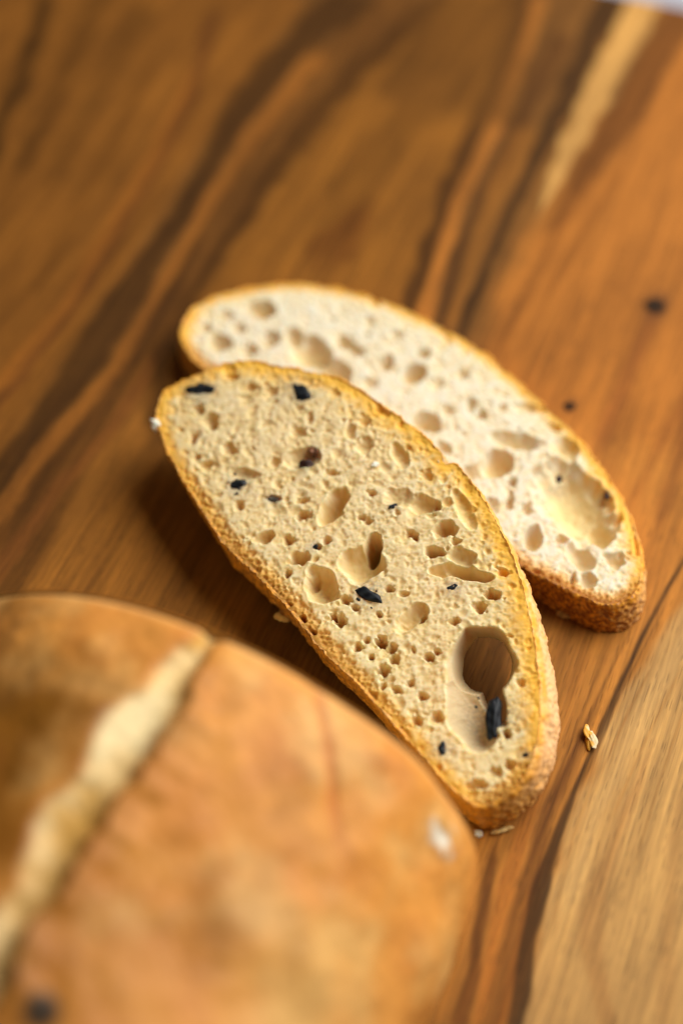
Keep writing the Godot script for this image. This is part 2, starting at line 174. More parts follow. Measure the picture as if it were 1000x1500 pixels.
func noise(seed_: int, freq: float, octaves := 1) -> FastNoiseLite:
	var n := FastNoiseLite.new()
	n.seed = seed_
	n.noise_type = FastNoiseLite.TYPE_SIMPLEX_SMOOTH
	n.frequency = freq
	n.fractal_type = FastNoiseLite.FRACTAL_FBM if octaves > 1 else FastNoiseLite.FRACTAL_NONE
	n.fractal_octaves = octaves
	return n


func arrays_mesh(v: PackedVector3Array, nrm: PackedVector3Array, col: PackedColorArray, idx: PackedInt32Array, uv := PackedVector2Array()) -> ArrayMesh:
	var a := []
	a.resize(Mesh.ARRAY_MAX)
	a[Mesh.ARRAY_VERTEX] = v
	a[Mesh.ARRAY_NORMAL] = nrm
	if col.size(): a[Mesh.ARRAY_COLOR] = col
	if uv.size(): a[Mesh.ARRAY_TEX_UV] = uv
	a[Mesh.ARRAY_INDEX] = idx
	var m := ArrayMesh.new()
	m.add_surface_from_arrays(Mesh.PRIMITIVE_TRIANGLES, a)
	return m


# normals of a grid of rows x cols points; the front lies on the side of d/dcol x d/drow when flip is true
func grid_normals(v: PackedVector3Array, rows: int, cols: int, closed_cols: bool, flip: bool) -> PackedVector3Array:
	var n := PackedVector3Array()
	n.resize(v.size())
	for r in rows:
		for c in cols:
			var r0 := maxi(r - 1, 0)
			var r1 := mini(r + 1, rows - 1)
			var c0 := (c - 1 + cols) % cols if closed_cols else maxi(c - 1, 0)
			var c1 := (c + 1) % cols if closed_cols else mini(c + 1, cols - 1)
			var t := (v[r * cols + c1] - v[r * cols + c0]).cross(v[r1 * cols + c] - v[r0 * cols + c])
			n[r * cols + c] = (t if flip else -t).normalized()
	return n


func grid_index(rows: int, cols: int, closed_cols: bool, flip: bool) -> PackedInt32Array:
	var idx := PackedInt32Array()
	for r in rows - 1:
		for c in (cols if closed_cols else cols - 1):
			var a := r * cols + c
			var b := r * cols + (c + 1) % cols
			if flip:
				idx.append_array([a, a + cols, b, b, a + cols, b + cols])
			else:
				idx.append_array([a, b, a + cols, b, b + cols, a + cols])
	return idx


# an irregular lump: a cube-sphere pushed about by noise; radii in mm
func lump(radii: Vector3, seed_: int, rough: float, detail: int, facets: float, tint: Callable) -> ArrayMesh:
	var n := noise(seed_, 0.55, 2)
	var st := SurfaceTool.new()
	st.begin(Mesh.PRIMITIVE_TRIANGLES)
	st.set_smooth_group(0)
	var faces := [Basis(), Basis(Vector3.UP, PI / 2), Basis(Vector3.UP, PI), Basis(Vector3.UP, -PI / 2), Basis(Vector3.RIGHT, PI / 2), Basis(Vector3.RIGHT, -PI / 2)]
	for f: Basis in faces:
		var p := []
		for j in detail + 1:
			for i in detail + 1:
				var d := (f * Vector3(tan((float(i) / detail - 0.5) * PI / 2), tan((float(j) / detail - 0.5) * PI / 2), 1)).normalized()
				var k := 1.0 + rough * n.get_noise_3dv(d * 1.1 + Vector3.ONE * 7.0)
				var box := 1.0 / maxf(absf(d.x), maxf(absf(d.y), absf(d.z)))
				p.append(d * k * lerpf(1.0, box, facets) * radii * MM)
		for j in detail:
			for i in detail:
				var a := j * (detail + 1) + i
				for q in [a, a + detail + 1, a + 1, a + 1, a + detail + 1, a + detail + 2]:
					st.set_color(tint.call(p[q] / MM))
					st.add_vertex(p[q])
	st.index()
	st.generate_normals()
	return st.commit()


# ------------------------------------------------------------------ table and board
func build_table() -> void:
	var m := skin(0.55, 0.4, 0.0, false)
	m.albedo_color = Color(0.60, 0.60, 0.63)
	var grain := NoiseTexture2D.new()
	grain.noise = noise(5, 0.02, 4)
	grain.width = 256
	grain.height = 256
	grain.seamless = true
	m.roughness_texture = grain
	m.roughness = 0.8
	m.uv1_triplanar = true
	m.uv1_scale = Vector3.ONE * 6
	var b := BoxMesh.new()
	b.size = Vector3(1.5, 0.03, 1.1)
	var o := put("table_top", b, m)
	o.position = Vector3(-0.05, -0.022 - 0.015, -0.12)
	mark(o, "pale grey table top showing beyond the board's far corner", "table", "", "structure")


const U0 := -205.0
const U1 := 165.0
const V0 := -200.0
const V1 := 219.5
const TW := 2048
const TH := 1024


func board_texture() -> Array:
	var w := TW / 2
	var h := TH / 2
	var count := w * h
	var R := PackedFloat32Array()
	var G := PackedFloat32Array()
	var B := PackedFloat32Array()
	R.resize(count); G.resize(count); B.resize(count)
	R.fill(0.155); G.fill(0.06); B.fill(0.010)
	var wave := noise(11, 1.0, 2)
	var shade := noise(12, 1.0, 3)
	# growth lines wander: every row reads the streaks a little to one side
	var du := (U1 - U0) / w
	var dv := (V1 - V0) / h
	for streak in STREAKS:
		var c := Color8(streak[0][0], streak[0][1], streak[0][2]).srgb_to_linear() * Color(0.64, 0.565, 0.275)
		var strength: float = streak[1]
		var soft: float = streak[2]
		var pts: Array = streak[3]
		var n := pts.size() / 3
		for j in h:
			var v := V0 + (j + 0.5) * dv
			var lo: float = pts[0]
			var hi: float = pts[(n - 1) * 3]
			var out := maxf(maxf(lo - v, v - hi), 0.0)
			var reach := 7.0 + soft
			if out > reach:
				continue
			var k := 0
			while k < n - 2 and v > pts[(k + 1) * 3]:
				k += 1
			var a := clampf((v - pts[k * 3]) / (pts[k * 3 + 3] - pts[k * 3]), -0.2, 1.2)
			var l: float = lerpf(pts[k * 3 + 1], pts[k * 3 + 4], a)
			var r: float = lerpf(pts[k * 3 + 2], pts[k * 3 + 5], a)
			var end := 1.0 - out / reach
			l += wave.get_noise_2d(v * 0.05, l * 0.02 + soft * 9.0) * minf(1.6, 0.25 * (r - l))
			r += wave.get_noise_2d(v * 0.06 + 40.0, r * 0.02 + soft * 5.0) * minf(1.6, 0.25 * (r - l))
			var mid := (l + r) / 2
			var half := maxf((r - l) / 2 * sqrt(end), 0.05)
			var i0 := clampi(int((mid - half - soft - U0) / du), 0, w)
			var i1 := clampi(int((mid + half + soft - U0) / du) + 2, 0, w)
			for i in range(i0, i1):
				var u := U0 + (i + 0.5) * du
				var d := half - absf(u - mid)
				var t := clampf(d / (soft * 1.4) + 0.5, 0.0, 1.0)
				t = t * t * (3.0 - 2.0 * t) * strength * end
				if t > 0.003:
					var q := j * w + i
					R[q] += (c.r - R[q]) * t
					G[q] += (c.g - G[q]) * t
					B[q] += (c.b - B[q]) * t
	# blotches and soft bands along the grain
	for j in h:
		var v := V0 + (j + 0.5) * dv
		for i in w:
			var u := U0 + (i + 0.5) * du
			var s := 1.0 + 0.30 * shade.get_noise_2d(u * 0.16, v * 0.016) + 0.16 * shade.get_noise_2d(u * 0.03 + 50.0, v * 0.02)
			var q := j * w + i
			R[q] *= s
			G[q] *= s * (1.0 + 0.06 * (s - 1.0))
			B[q] *= s
	# the dark ring of wood round each knot
	for knot in KNOTS:
		for j in range(int((knot[1] - 30 - V0) / dv), int((knot[1] + 30 - V0) / dv)):
			for i in range(int((knot[0] - 12 - U0) / du), int((knot[0] + 12 - U0) / du)):
				var u: float = (U0 + i * du - knot[0]) / knot[2]
				var v: float = (V0 + j * dv - knot[1]) / (knot[2] * 1.8)
				var t := clampf(1.6 - sqrt(u * u + v * v), 0.0, 1.0) * 0.6
				var q := j * w + i
				R[q] += (0.10 - R[q]) * t
				G[q] += (0.035 - G[q]) * t
				B[q] += (0.012 - B[q]) * t
	var small := PackedByteArray()
	small.resize(count * 3)
	for q in count:
		small[q * 3] = int(255.0 * pow(clampf(R[q], 0.0, 1.0), 1 / 2.2))
		small[q * 3 + 1] = int(255.0 * pow(clampf(G[q], 0.0, 1.0), 1 / 2.2))
		small[q * 3 + 2] = int(255.0 * pow(clampf(B[q], 0.0, 1.0), 1 / 2.2))
	var im := Image.create_from_data(w, h, false, Image.FORMAT_RGB8, small)
	im.resize(TW, TH, Image.INTERPOLATE_CUBIC)
	# fine fibres: noise stretched along the grain
	var fibre := noise(21, 0.16, 3).get_image(TW, 56)
	fibre.resize(TW, TH, Image.INTERPOLATE_CUBIC)
	var hair := noise(22, 0.42, 2).get_image(TW, 130)
	hair.resize(TW, TH, Image.INTERPOLATE_CUBIC)
	fibre.convert(Image.FORMAT_L8)
	hair.convert(Image.FORMAT_L8)
	var fb := fibre.get_data()
	var hb := hair.get_data()
	var px := im.get_data()
	var bump := PackedByteArray()
	bump.resize(TW * TH)
	for q in TW * TH:
		var f := (fb[q] - 128) / 128.0
		var g := (hb[q] - 128) / 128.0
		var pore := clampf((g - 0.27) * 3.0, 0.0, 1.0)
		var k := (1.0 + 0.12 * f + 0.08 * g) * (1.0 - 0.24 * pore)
		bump[q] = clampi(int(165.0 + 40.0 * f + 20.0 * g - 110.0 * pore), 0, 255)
		px[q * 3] = clampi(int(px[q * 3] * k), 0, 255)
		px[q * 3 + 1] = clampi(int(px[q * 3 + 1] * k), 0, 255)
		px[q * 3 + 2] = clampi(int(px[q * 3 + 2] * (k * 0.9 + 0.1)), 0, 255)
	var full := Image.create_from_data(TW, TH, false, Image.FORMAT_RGB8, px)
	var rel := Image.create_from_data(TW, TH, false, Image.FORMAT_L8, bump)
	return [ImageTexture.create_from_image(full), ImageTexture.create_from_image(rel)]


const KNOTS := [[48.2, 89.5, 2.6], [38.0, 49.1, 1.25]]   # across, along, radius (mm)


func build_board() -> void:
	var b := Basis(Vector3(0.93358, 0, 0.35837), Vector3.UP, Vector3(-0.35837, 0, 0.93358))
	var board := thing("cutting_board", "wide brown acacia board with dark and pale grain streaks under all the bread", "cutting board", Transform3D(b, Vector3.ZERO))
	var tex := board_texture()
	var m := skin(0.5, 0.16, 0.0, false)
	m.albedo_texture = tex[0]
	m.heightmap_enabled = true
	m.heightmap_texture = tex[1]
	m.heightmap_scale = 0.012
	m.roughness = 0.6
	# rounded slab: rings from the middle of the top, over the edge, down the side and under
	var rings := [[30.0, 0.0], [12.0, 0.0], [4.0, 0.0], [2.4, -0.25], [1.1, -0.95], [0.3, -2.1], [0.0, -3.6], [0.0, -18.0], [1.0, -20.6], [3.5, -21.5], [30.0, -21.5]]
	var per := 24
	var v := PackedVector3Array()
	var uv := PackedVector2Array()
	var cols := 4 * per
	for ring in rings:
		for k in cols:
			var corner := k / per
			var a: float = -PI / 2 * corner + PI / 2 - PI / 2 * (k % per) / (per - 1.0)
			var rad := maxf(28.0 - ring[0], 0.6)
			var cx: float = (U1 - 28.0 if corner == 0 or corner == 1 else U0 + 28.0)
			var cz: float = (V1 - 28.0 if corner == 0 or corner == 3 else V0 + 28.0)
			var u: float = cx + rad * cos(a) - (0.0 if ring[0] < 28.0 else 0.0)
			var w: float = cz + rad * sin(a)
			v.append(Vector3(u, ring[1], -w) * MM)
			uv.append(Vector2((u - U0) / (U1 - U0), (w - V0) / (V1 - V0)))
	var idx := grid_index(rings.size(), cols, true, true)
	var nrm := grid_normals(v, rings.size(), cols, true, true)
	for k in cols:
		nrm[k] = Vector3.UP
		nrm[cols + k] = Vector3.UP
		nrm[2 * cols + k] = Vector3.UP
	# lids
	for lid in [0, rings.size() - 1]:
		var at := v.size()
		v.append(Vector3((U0 + U1) / 2, rings[lid][1], -(V0 + V1) / 2) * MM)
		uv.append(Vector2(0.5, 0.5))
		nrm.append(Vector3.UP if lid == 0 else Vector3.DOWN)
		for k in cols:
			var p: int = lid * cols + k
			var q: int = lid * cols + (k + 1) % cols
			idx.append_array([at, q, p] if lid else [at, p, q])
	put("slab", arrays_mesh(v, nrm, PackedColorArray(), idx, uv), m, board)
	var km := skin(0.7, 0.15)
	for knot in KNOTS:
		var r: float = knot[2]
		var tint := func(p: Vector3) -> Color:
			var d := Vector2(p.x, p.z).length() / r
			return Color(0.018, 0.013, 0.010).lerp(Color(0.07, 0.028, 0.012), clampf(d * 1.3 - 0.5, 0, 1))
		var o := put("knot", lump(Vector3(r, 0.25, r * 1.15), 31 + int(r * 10), 0.5, 10, 0.0, tint), km, board)
		o.position = Vector3(knot[0], 0.02, -knot[1]) * MM
		mark(o, "large black knot" if r > 2 else "small black knot")


# ------------------------------------------------------------------ slices
func dense(flat: Array, extra: Array, step: float) -> Array:
	# a smooth closed line through the points, with the extra value of each point carried along
	var n := flat.size() / 2
	var p := PackedVector2Array()
	var e := PackedFloat32Array()
	for i in n:
		var a := Vector2(flat[(i - 1 + n) % n * 2], flat[(i - 1 + n) % n * 2 + 1])
		var b := Vector2(flat[i * 2], flat[i * 2 + 1])
		var c := Vector2(flat[(i + 1) % n * 2], flat[(i + 1) % n * 2 + 1])
		var d := Vector2(flat[(i + 2) % n * 2], flat[(i + 2) % n * 2 + 1])
		var parts := maxi(1, int(b.distance_to(c) / step))
		for k in parts:
			var t := float(k) / parts
			p.append(b.cubic_interpolate(c, a, d, t))
			e.append(lerpf(extra[i], extra[(i + 1) % n], t))
	return [p, e]


const SLANT := Vector2(0.26, 0.24)   # sideways travel of the hole for each millimetre of depth


func crumb_mesh(line: PackedVector2Array, tone: PackedFloat32Array, pores: Array, olives: Array, flare: PackedFloat32Array, seed_: int, thick: float, h: float, look: Dictionary) -> ArrayMesh:
	var lo := line[0]
	var hi := line[0]
	for p in line:
		lo = lo.min(p)
		hi = hi.max(p)
	lo -= Vector2.ONE * 2 * h
	hi += Vector2.ONE * 2 * h
	var nx := int((hi.x - lo.x) / h) + 1
	var nz := int((hi.y - lo.y) / h) + 1
	var total := nx * nz
	# distance to the outline and the nearest point of it
	var reach := 9.0
	var dist := PackedFloat32Array()
	dist.resize(total)
	dist.fill(reach)
	var near := PackedInt32Array()
	near.resize(total)
	near.fill(-1)
	for s in line.size():
		var p := line[s]
		var i0 := maxi(0, int((p.x - reach - lo.x) / h))
		var i1 := mini(nx - 1, int((p.x + reach - lo.x) / h))
		var j0 := maxi(0, int((p.y - reach - lo.y) / h))
		var j1 := mini(nz - 1, int((p.y + reach - lo.y) / h))
		for j in range(j0, j1 + 1):
			var dz := lo.y + j * h - p.y
			for i in range(i0, i1 + 1):
				var dx := lo.x + i * h - p.x
				var d := dx * dx + dz * dz
				var q := j * nx + i
				if d < dist[q] * dist[q]:
					dist[q] = sqrt(d)
					near[q] = s
	var inside := PackedByteArray()
	inside.resize(total)
	for j in nz:
		var z := lo.y + j * h
		var cross: Array[float] = []
		for s in line.size():
			var a := line[s]
			var b := line[(s + 1) % line.size()]
			if (a.y > z) != (b.y > z):
				cross.append(a.x + (z - a.y) / (b.y - a.y) * (b.x - a.x))
		cross.sort()
		for k in range(0, cross.size() - 1, 2):
			for i in range(maxi(0, ceili((cross[k] - lo.x) / h)), mini(nx - 1, int((cross[k + 1] - lo.x) / h)) + 1):
				inside[j * nx + i] = 1
	# the cut face: shallow waves of the knife, then the pores
	var H := PackedFloat32Array()
	H.resize(total)
	var film := PackedFloat32Array()   # how far a place lies in a thin-walled cell
	film.resize(total)
	var slow := noise(seed_, 0.09, 2)
	var mid := noise(seed_ + 1, 0.55, 2)
	var warp := noise(seed_ + 2, 0.35, 2)
	var fine := noise(seed_ + 3, 1.5, 2)
	for j in nz:
		for i in nx:
			var q := j * nx + i
			if inside[q]:
				var x := lo.x + i * h
				var z := lo.y + j * h
				H[q] = 0.25 * slow.get_noise_2d(x, z) + 0.06 * mid.get_noise_2d(x, z) + 0.03 * fine.get_noise_2d(x, z)
	var base := H.duplicate()
	var slant := PackedByteArray()   # the big hole runs through at a slant
	slant.resize(total)
	var r := RandomNumberGenerator.new()
	r.seed = seed_
	var list := pores.duplicate()
	# the fine sponge between the large bubbles: soft overlapping cells of all sizes
	for k in int(look.small):
		var x := r.randf_range(lo.x, hi.x)
		var z := r.randf_range(lo.y, hi.y)
		var pick := r.randf()
		var a := 0.24 + 0.22 * r.randf()
		if pick > 0.80:
			a = 0.45 + 0.45 * r.randf()
		if pick > 0.985:
			a = 0.9 + 0.8 * r.randf()
		var b := a * r.randf_range(0.55, 1.0)
		var deep := a * r.randf_range(0.12, 0.34)
		var turn := r.randf_range(0.0, PI)
		var ca := cos(turn)
		var sa := sin(turn)
		var m := a * 1.2
		for j in range(maxi(0, int((z - m - lo.y) / h)), mini(nz - 1, int((z + m - lo.y) / h)) + 1):
			for i in range(maxi(0, int((x - m - lo.x) / h)), mini(nx - 1, int((x + m - lo.x) / h)) + 1):
				var q := j * nx + i
				if not inside[q]:
					continue
				var dx := lo.x + i * h - x
				var dz := lo.y + j * h - z
				var p := (dx * ca + dz * sa) / a
				var t := (-dx * sa + dz * ca) / b
				var rr := p * p + t * t
				if rr < 1.0:
					film[q] = maxf(film[q], (1.0 - rr) * (0.75 if a < 0.5 else 1.0))
				if rr < 1.4:
					H[q] -= minf(deep * maxf(0.0, 1.0 - rr) * (1.0 - 0.5 * clampf(-H[q] / 0.8, 0.0, 1.0)), dist[q] * 2.0)
	base = H.duplicate()
	# distinct small bubbles, in drifts
	for k in int(look.bubbles):
		var x := r.randf_range(lo.x, hi.x)
		var z := r.randf_range(lo.y, hi.y)
		var q := mini(int((z - lo.y) / h) * nx + int((x - lo.x) / h), total - 1)
		if inside[q] and dist[q] > 0.7 and mid.get_noise_2d(x * 0.2 + 80.0, z * 0.2) > r.randf_range(-0.5, 0.4):
			var a := 0.24 + 0.5 * pow(r.randf(), 2.5)
			list.append_array([x, z, a, a * r.randf_range(0.5, 1.0), r.randf_range(0.0, PI), a * r.randf_range(0.6, 1.3), 4])
	# the toasted underside of the loaf is full of small open cells
	for k in int(look.toasted):
		var s := r.randi() % line.size()
		var into := r.randf_range(0.35, 3.2) * tone[s]
		var pick := r.randf()
		if tone[s] < 0.62 or pick > tone[s]:
			continue
		var o := (line[(s + 1) % line.size()] - line[s - 1]).orthogonal().normalized()
		var a := r.randf_range(0.22, 0.55)
		list.append_array([line[s].x - o.x * into, line[s].y - o.y * into, a, a * r.randf_range(0.6, 1.0), r.randf_range(0.0, PI), a * r.randf_range(0.8, 1.6), 5])
	for k in range(0, list.size(), 7):
		var cx: float = list[k]
		var cz: float = list[k + 1]
		var a: float = list[k + 2]
		var b: float = list[k + 3]
		var ca := cos(list[k + 4])
		var sa := sin(list[k + 4])
		var deep: float = list[k + 5]
		var kind: int = list[k + 6]
		var big := maxf(a, b)
		var wob := 0.0 if kind == 5 else 0.4 if kind == 4 else (0.28 if big < 3.0 else 0.17)
		var m := big * 1.45 + 0.5
		var grain := 2.2 if big < 2.0 else (1.0 if big < 3.5 else 0.5)
		if kind >= 2 and kind <= 3:
			wob = 0.10
			grain = 0.3
		for j in range(maxi(0, int((cz - m - lo.y) / h)), mini(nz - 1, int((cz + m - lo.y) / h)) + 1):
			for i in range(maxi(0, int((cx - m - lo.x) / h)), mini(nx - 1, int((cx + m - lo.x) / h)) + 1):
				var q := j * nx + i
				if not inside[q]:
					continue
				var x := lo.x + i * h
				var z := lo.y + j * h
				var dx := x - cx
				var dz := z - cz
				var p := (dx * ca + dz * sa) / a
				var t := (-dx * sa + dz * ca) / b
				var rr := sqrt(p * p + t * t)
				if wob > 0.0:
					rr *= 1.0 + wob * (warp.get_noise_2d(x * grain, z * grain) + (0.3 * mid.get_noise_2d(x * 1.5, z * 1.5) if big < 2.0 else 0.0)) * 1.6
				if rr < 1.0:
					film[q] = maxf(film[q], minf(1.0, (1.0 - rr) * 2.5) * 0.9)
					var d := deep * (sqrt(1.0 - rr * rr) if kind != 3 else minf(1.0, (1.0 - rr) * 3.4))
					if kind == 0 and big > 1.2:
						d = 0.85 * deep * pow(1.0 - rr * rr, 0.8)   # bubbles: steep walls, rounded floor
						d += 0.3 * mid.get_noise_2d(x * 0.8 + 33.0, z * 0.8) * minf(1.0, d)
					if kind != 3:
						d = minf(d, maxf(dist[q] - 0.12, 0.0) * 2.5)
						d = minf(d, thick - 1.2) if kind != 1 else d
					H[q] = minf(H[q], base[q] * (1.0 - 0.5 * minf(d, 1.0)) - d)
					if kind == 2 or kind == 3:
						slant[q] = 1
				elif rr < 1.22 and kind < 4 and kind != 3 and big > 1.0:
					H[q] = maxf(H[q], base[q] + 0.16 * (1.0 - absf(rr - 1.08) / 0.14)) if H[q] > base[q] - 0.05 else H[q]
	# torn edges are soft
	var soft := H.duplicate()
	for q in range(nx + 1, total - nx - 1):
		if inside[q] and not slant[q] and H[q] > -thick + 1.0:
			soft[q] = H[q] * 0.4 + 0.15 * (H[q - 1] + H[q + 1] + H[q - nx] + H[q + nx])
	H = soft
	# vertices
	var map := PackedInt32Array()
	map.resize(total)
	map.fill(-1)
	var V := PackedVector3Array()
	var N := PackedVector3Array()
	var C := PackedColorArray()
	var idx := PackedInt32Array()
	var crumb: Color = look.crumb
	var deepc: Color = look.deep
	for j in nz - 1:
		for i in nx - 1:
			var q := j * nx + i
			var four := [q, q + 1, q + nx, q + nx + 1]
			var some := 0
			var gone := 0
			for k in four:
				some += inside[k]
				if inside[k] and H[k] <= -thick + 0.05:
					gone += 1
			if some == 0 or gone == 4:
				continue
			for k: int in four:
				if map[k] >= 0:
					continue
				map[k] = V.size()
				var x := lo.x + (k % nx) * h
				var z := lo.y + (k / nx) * h
				var y := maxf(H[k], -thick)
				var g := Vector3.UP
				if inside[k]:
					var e := clampf((H[k + 1] - H[k - 1]) / (2 * h), -4.0, 4.0)
					var f := clampf((H[k + nx] - H[k - nx]) / (2 * h), -4.0, 4.0)
					g = Vector3(-e, 1, -f).normalized()
				elif near[k] >= 0:
					x = line[near[k]].x
					z = line[near[k]].y
				# colour: browner near the crust, light shining through it painted in; pore walls yellower
				var c := crumb
				var v1 := slow.get_noise_2d(x * 1.7 + 9.0, z * 1.7)
				c = c.lerp(look.warm, clampf(0.25 + 0.6 * v1, 0.0, 0.6))
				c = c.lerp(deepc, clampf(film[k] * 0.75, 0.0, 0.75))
				c = c.lerp(look.amber, clampf((-y - 1.8) * 0.16, 0.0, float(look.floor)))  # light through thin pore floors, painted as amber
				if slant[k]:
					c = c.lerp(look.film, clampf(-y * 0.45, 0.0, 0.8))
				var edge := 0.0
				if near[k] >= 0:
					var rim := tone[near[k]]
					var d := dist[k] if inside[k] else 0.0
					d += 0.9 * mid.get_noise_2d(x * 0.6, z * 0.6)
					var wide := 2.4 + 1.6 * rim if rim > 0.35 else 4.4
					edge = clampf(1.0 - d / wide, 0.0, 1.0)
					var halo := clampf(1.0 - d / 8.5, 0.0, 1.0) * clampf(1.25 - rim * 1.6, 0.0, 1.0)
					c = c.lerp(look.amber, halo * clampf(0.38 + 0.6 * film[k] + 0.35 * v1, 0.0, 1.0))  # amber of light passing through the crust, painted into the crumb
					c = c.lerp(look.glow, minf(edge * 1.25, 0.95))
					c = c.lerp(look.brown, clampf(edge * 1.7 - 0.35, 0.0, 1.0) * clampf(rim * 1.4 - 0.4, 0.0, 0.9))
				for s in range(0, olives.size(), 6):
					var od := Vector2(x - olives[s], z - olives[s + 1]).length() / (float(olives[s + 2]) * 1.6 + 0.9)
					if od < 1.0:
						c = c.lerp(look.stain, (1.0 - od) * 0.75 * clampf(0.6 + fine.get_noise_2d(x * 0.7, z * 0.7) * 1.4, 0.0, 1.0))
				if slant[k]:
					x += y * SLANT.x
					z += y * SLANT.y
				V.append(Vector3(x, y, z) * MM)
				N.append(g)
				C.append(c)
			idx.append_array([map[q], map[q + 1], map[q + nx], map[q + 1], map[q + nx + 1], map[q + nx]])
	# underside and the edge behind the crust, so that the slice is solid
	var st := 4
	var under := {}
	for j in range(0, nz - st, st):
		for i in range(0, nx - st, st):
			var q := j * nx + i
			var four := [q, q + st, q + st * nx, q + st * nx + st]
			var some := 0
			var gone := 0
			for k in four:
				some += inside[k]
				var from: int = clampi(k + roundi(thick * SLANT.x / h) + roundi(thick * SLANT.y / h) * nx, 0, total - 1)
				gone += 1 if slant[from] and H[from] <= -thick + 0.05 else 0
			if some == 0 or gone > 0:
				continue
			for k: int in four:
				if not under.has(k):
					under[k] = V.size()
					var x := lo.x + (k % nx) * h
					var z := lo.y + (k / nx) * h
					if not inside[k]:
						var best := near[k]
						if best < 0:
							best = 0
						var out := (line[(best + 1) % line.size()] - line[best - 1]).orthogonal().normalized() * (minf(flare[best], 0.0) - 0.35)
						x = line[best].x + out.x
						z = line[best].y + out.y
					V.append(Vector3(x, -thick, z) * MM)
					N.append(Vector3.DOWN)
					C.append(crumb)
			idx.append_array([under[q], under[q + st * nx], under[q + st], under[q + st], under[q + st * nx], under[q + st * nx + st]])
	var first := V.size()
	for s in line.size():
		var o := (line[(s + 1) % line.size()] - line[s - 1]).orthogonal().normalized()
		for y in [0.0, -thick]:
			var back := 0.0 if y == 0.0 else minf(flare[s], 0.0) - 0.35
			V.append(Vector3(line[s].x + o.x * back, y, line[s].y + o.y * back) * MM)
			N.append(Vector3(o.x, 0, o.y))
			C.append(look.golden)
	for s in line.size():
		var a := first + s * 2
		var b := first + (s + 1) % line.size() * 2
		idx.append_array([a, b, a + 1, b, b + 1, a + 1])
	return arrays_mesh(V, N, C, idx)


func crust_mesh(line: PackedVector2Array, flare: PackedFloat32Array, tone: PackedFloat32Array, seed_: int, thick: float, look: Dictionary, notch: Vector2) -> ArrayMesh:
	var n := line.size()
	var rows := 34
	var V := PackedVector3Array()
	var C := PackedColorArray()
	var big := noise(seed_, 0.25, 2)
	var small := noise(seed_ + 1, 0.9, 2)
	var pit := noise(seed_ + 2, 0.95)
	pit.noise_type = FastNoiseLite.TYPE_CELLULAR
	pit.cellular_return_type = FastNoiseLite.RETURN_DISTANCE
	for r in rows:
		for s in n:
			var o := (line[(s + 1) % n] - line[s - 1]).orthogonal().normalized()
			var off := 0.0
			var y := 0.0
			if r < 3:
				off = -0.55 + 0.3 * r
				y = -0.5 + 0.27 * r
			else:
				var t := (r - 3) / float(rows - 7)
				if t <= 1.0:
					off = 0.12 + 0.35 * sqrt(minf(t * 6.0, 1.0)) + flare[s] * (sin(minf(t * 1.25, 1.0) * PI / 2) - 0.35 * maxf(0.0, t - 0.7))
					y = -thick * t + 0.1 * (1.0 - t)
				else:
					off = 0.47 + flare[s] * 0.9 - (t - 1.0) * 24.0
					y = -thick - 0.02
			var p3 := Vector3(line[s].x + o.x * off, y, line[s].y + o.y * off)
			var b := big.get_noise_3dv(p3)
			var f := small.get_noise_3dv(p3)
			var c := pit.get_noise_3dv(p3)   # about -1 in the cells' middles
			var bumps := clampf((c + 1.0) * 1.3, 0.0, 1.0)
			var amount := 1.0 if r > 2 else 0.3
			var push := (0.45 * b + 0.22 * f + (bumps - 0.6) * (0.22 + 0.3 * tone[s])) * amount
			if r >= rows - 3:
				push = 0.0
			var nd := p3.distance_to(Vector3(notch.x, y, notch.y))
			if nd < 1.6:
				push -= (1.6 - nd) * 0.8
			p3.x += o.x * push
			p3.z += o.y * push
			if r < 5:
				p3.y += amount * (0.22 * f + 0.18 * b)
			V.append(p3 * MM)
			var col: Color = look.golden
			col = (look.light as Color).lerp(look.golden, clampf(0.5 + b * 1.2 + tone[s] * 0.6, 0.0, 1.0))
			col = col.lerp(Color(0.86, 0.57, 0.34), 0.65 * clampf(flare[s] / 2.4 - 0.15 + 0.5 * f + 0.5 * (bumps - 0.6), 0.0, 1.0) * clampf((-y - 0.6) * 0.6, 0.0, 1.0))
			col = col.lerp(look.brown, clampf(tone[s] * 1.05 - 0.25 + (0.8 * f - 0.55 * (bumps - 0.5)) * (0.25 + tone[s]), 0.0, 1.0))
			if nd < 1.5:
				col = col.lerp(look.crumb, clampf((1.5 - nd) * 1.4, 0.0, 1.0))
			C.append(col)
	var idx := grid_index(rows, n, true, true)
	return arrays_mesh(V, grid_normals(V, rows, n, true, true), C, idx)


func axes(a: Array, at: Array) -> Transform3D:
	return Transform3D(Basis(Vector3(a[0], a[1], a[2]), Vector3(a[3], a[4], a[5]), Vector3(a[6], a[7], a[8])).orthonormalized(), Vector3(at[0], at[1], at[2]))


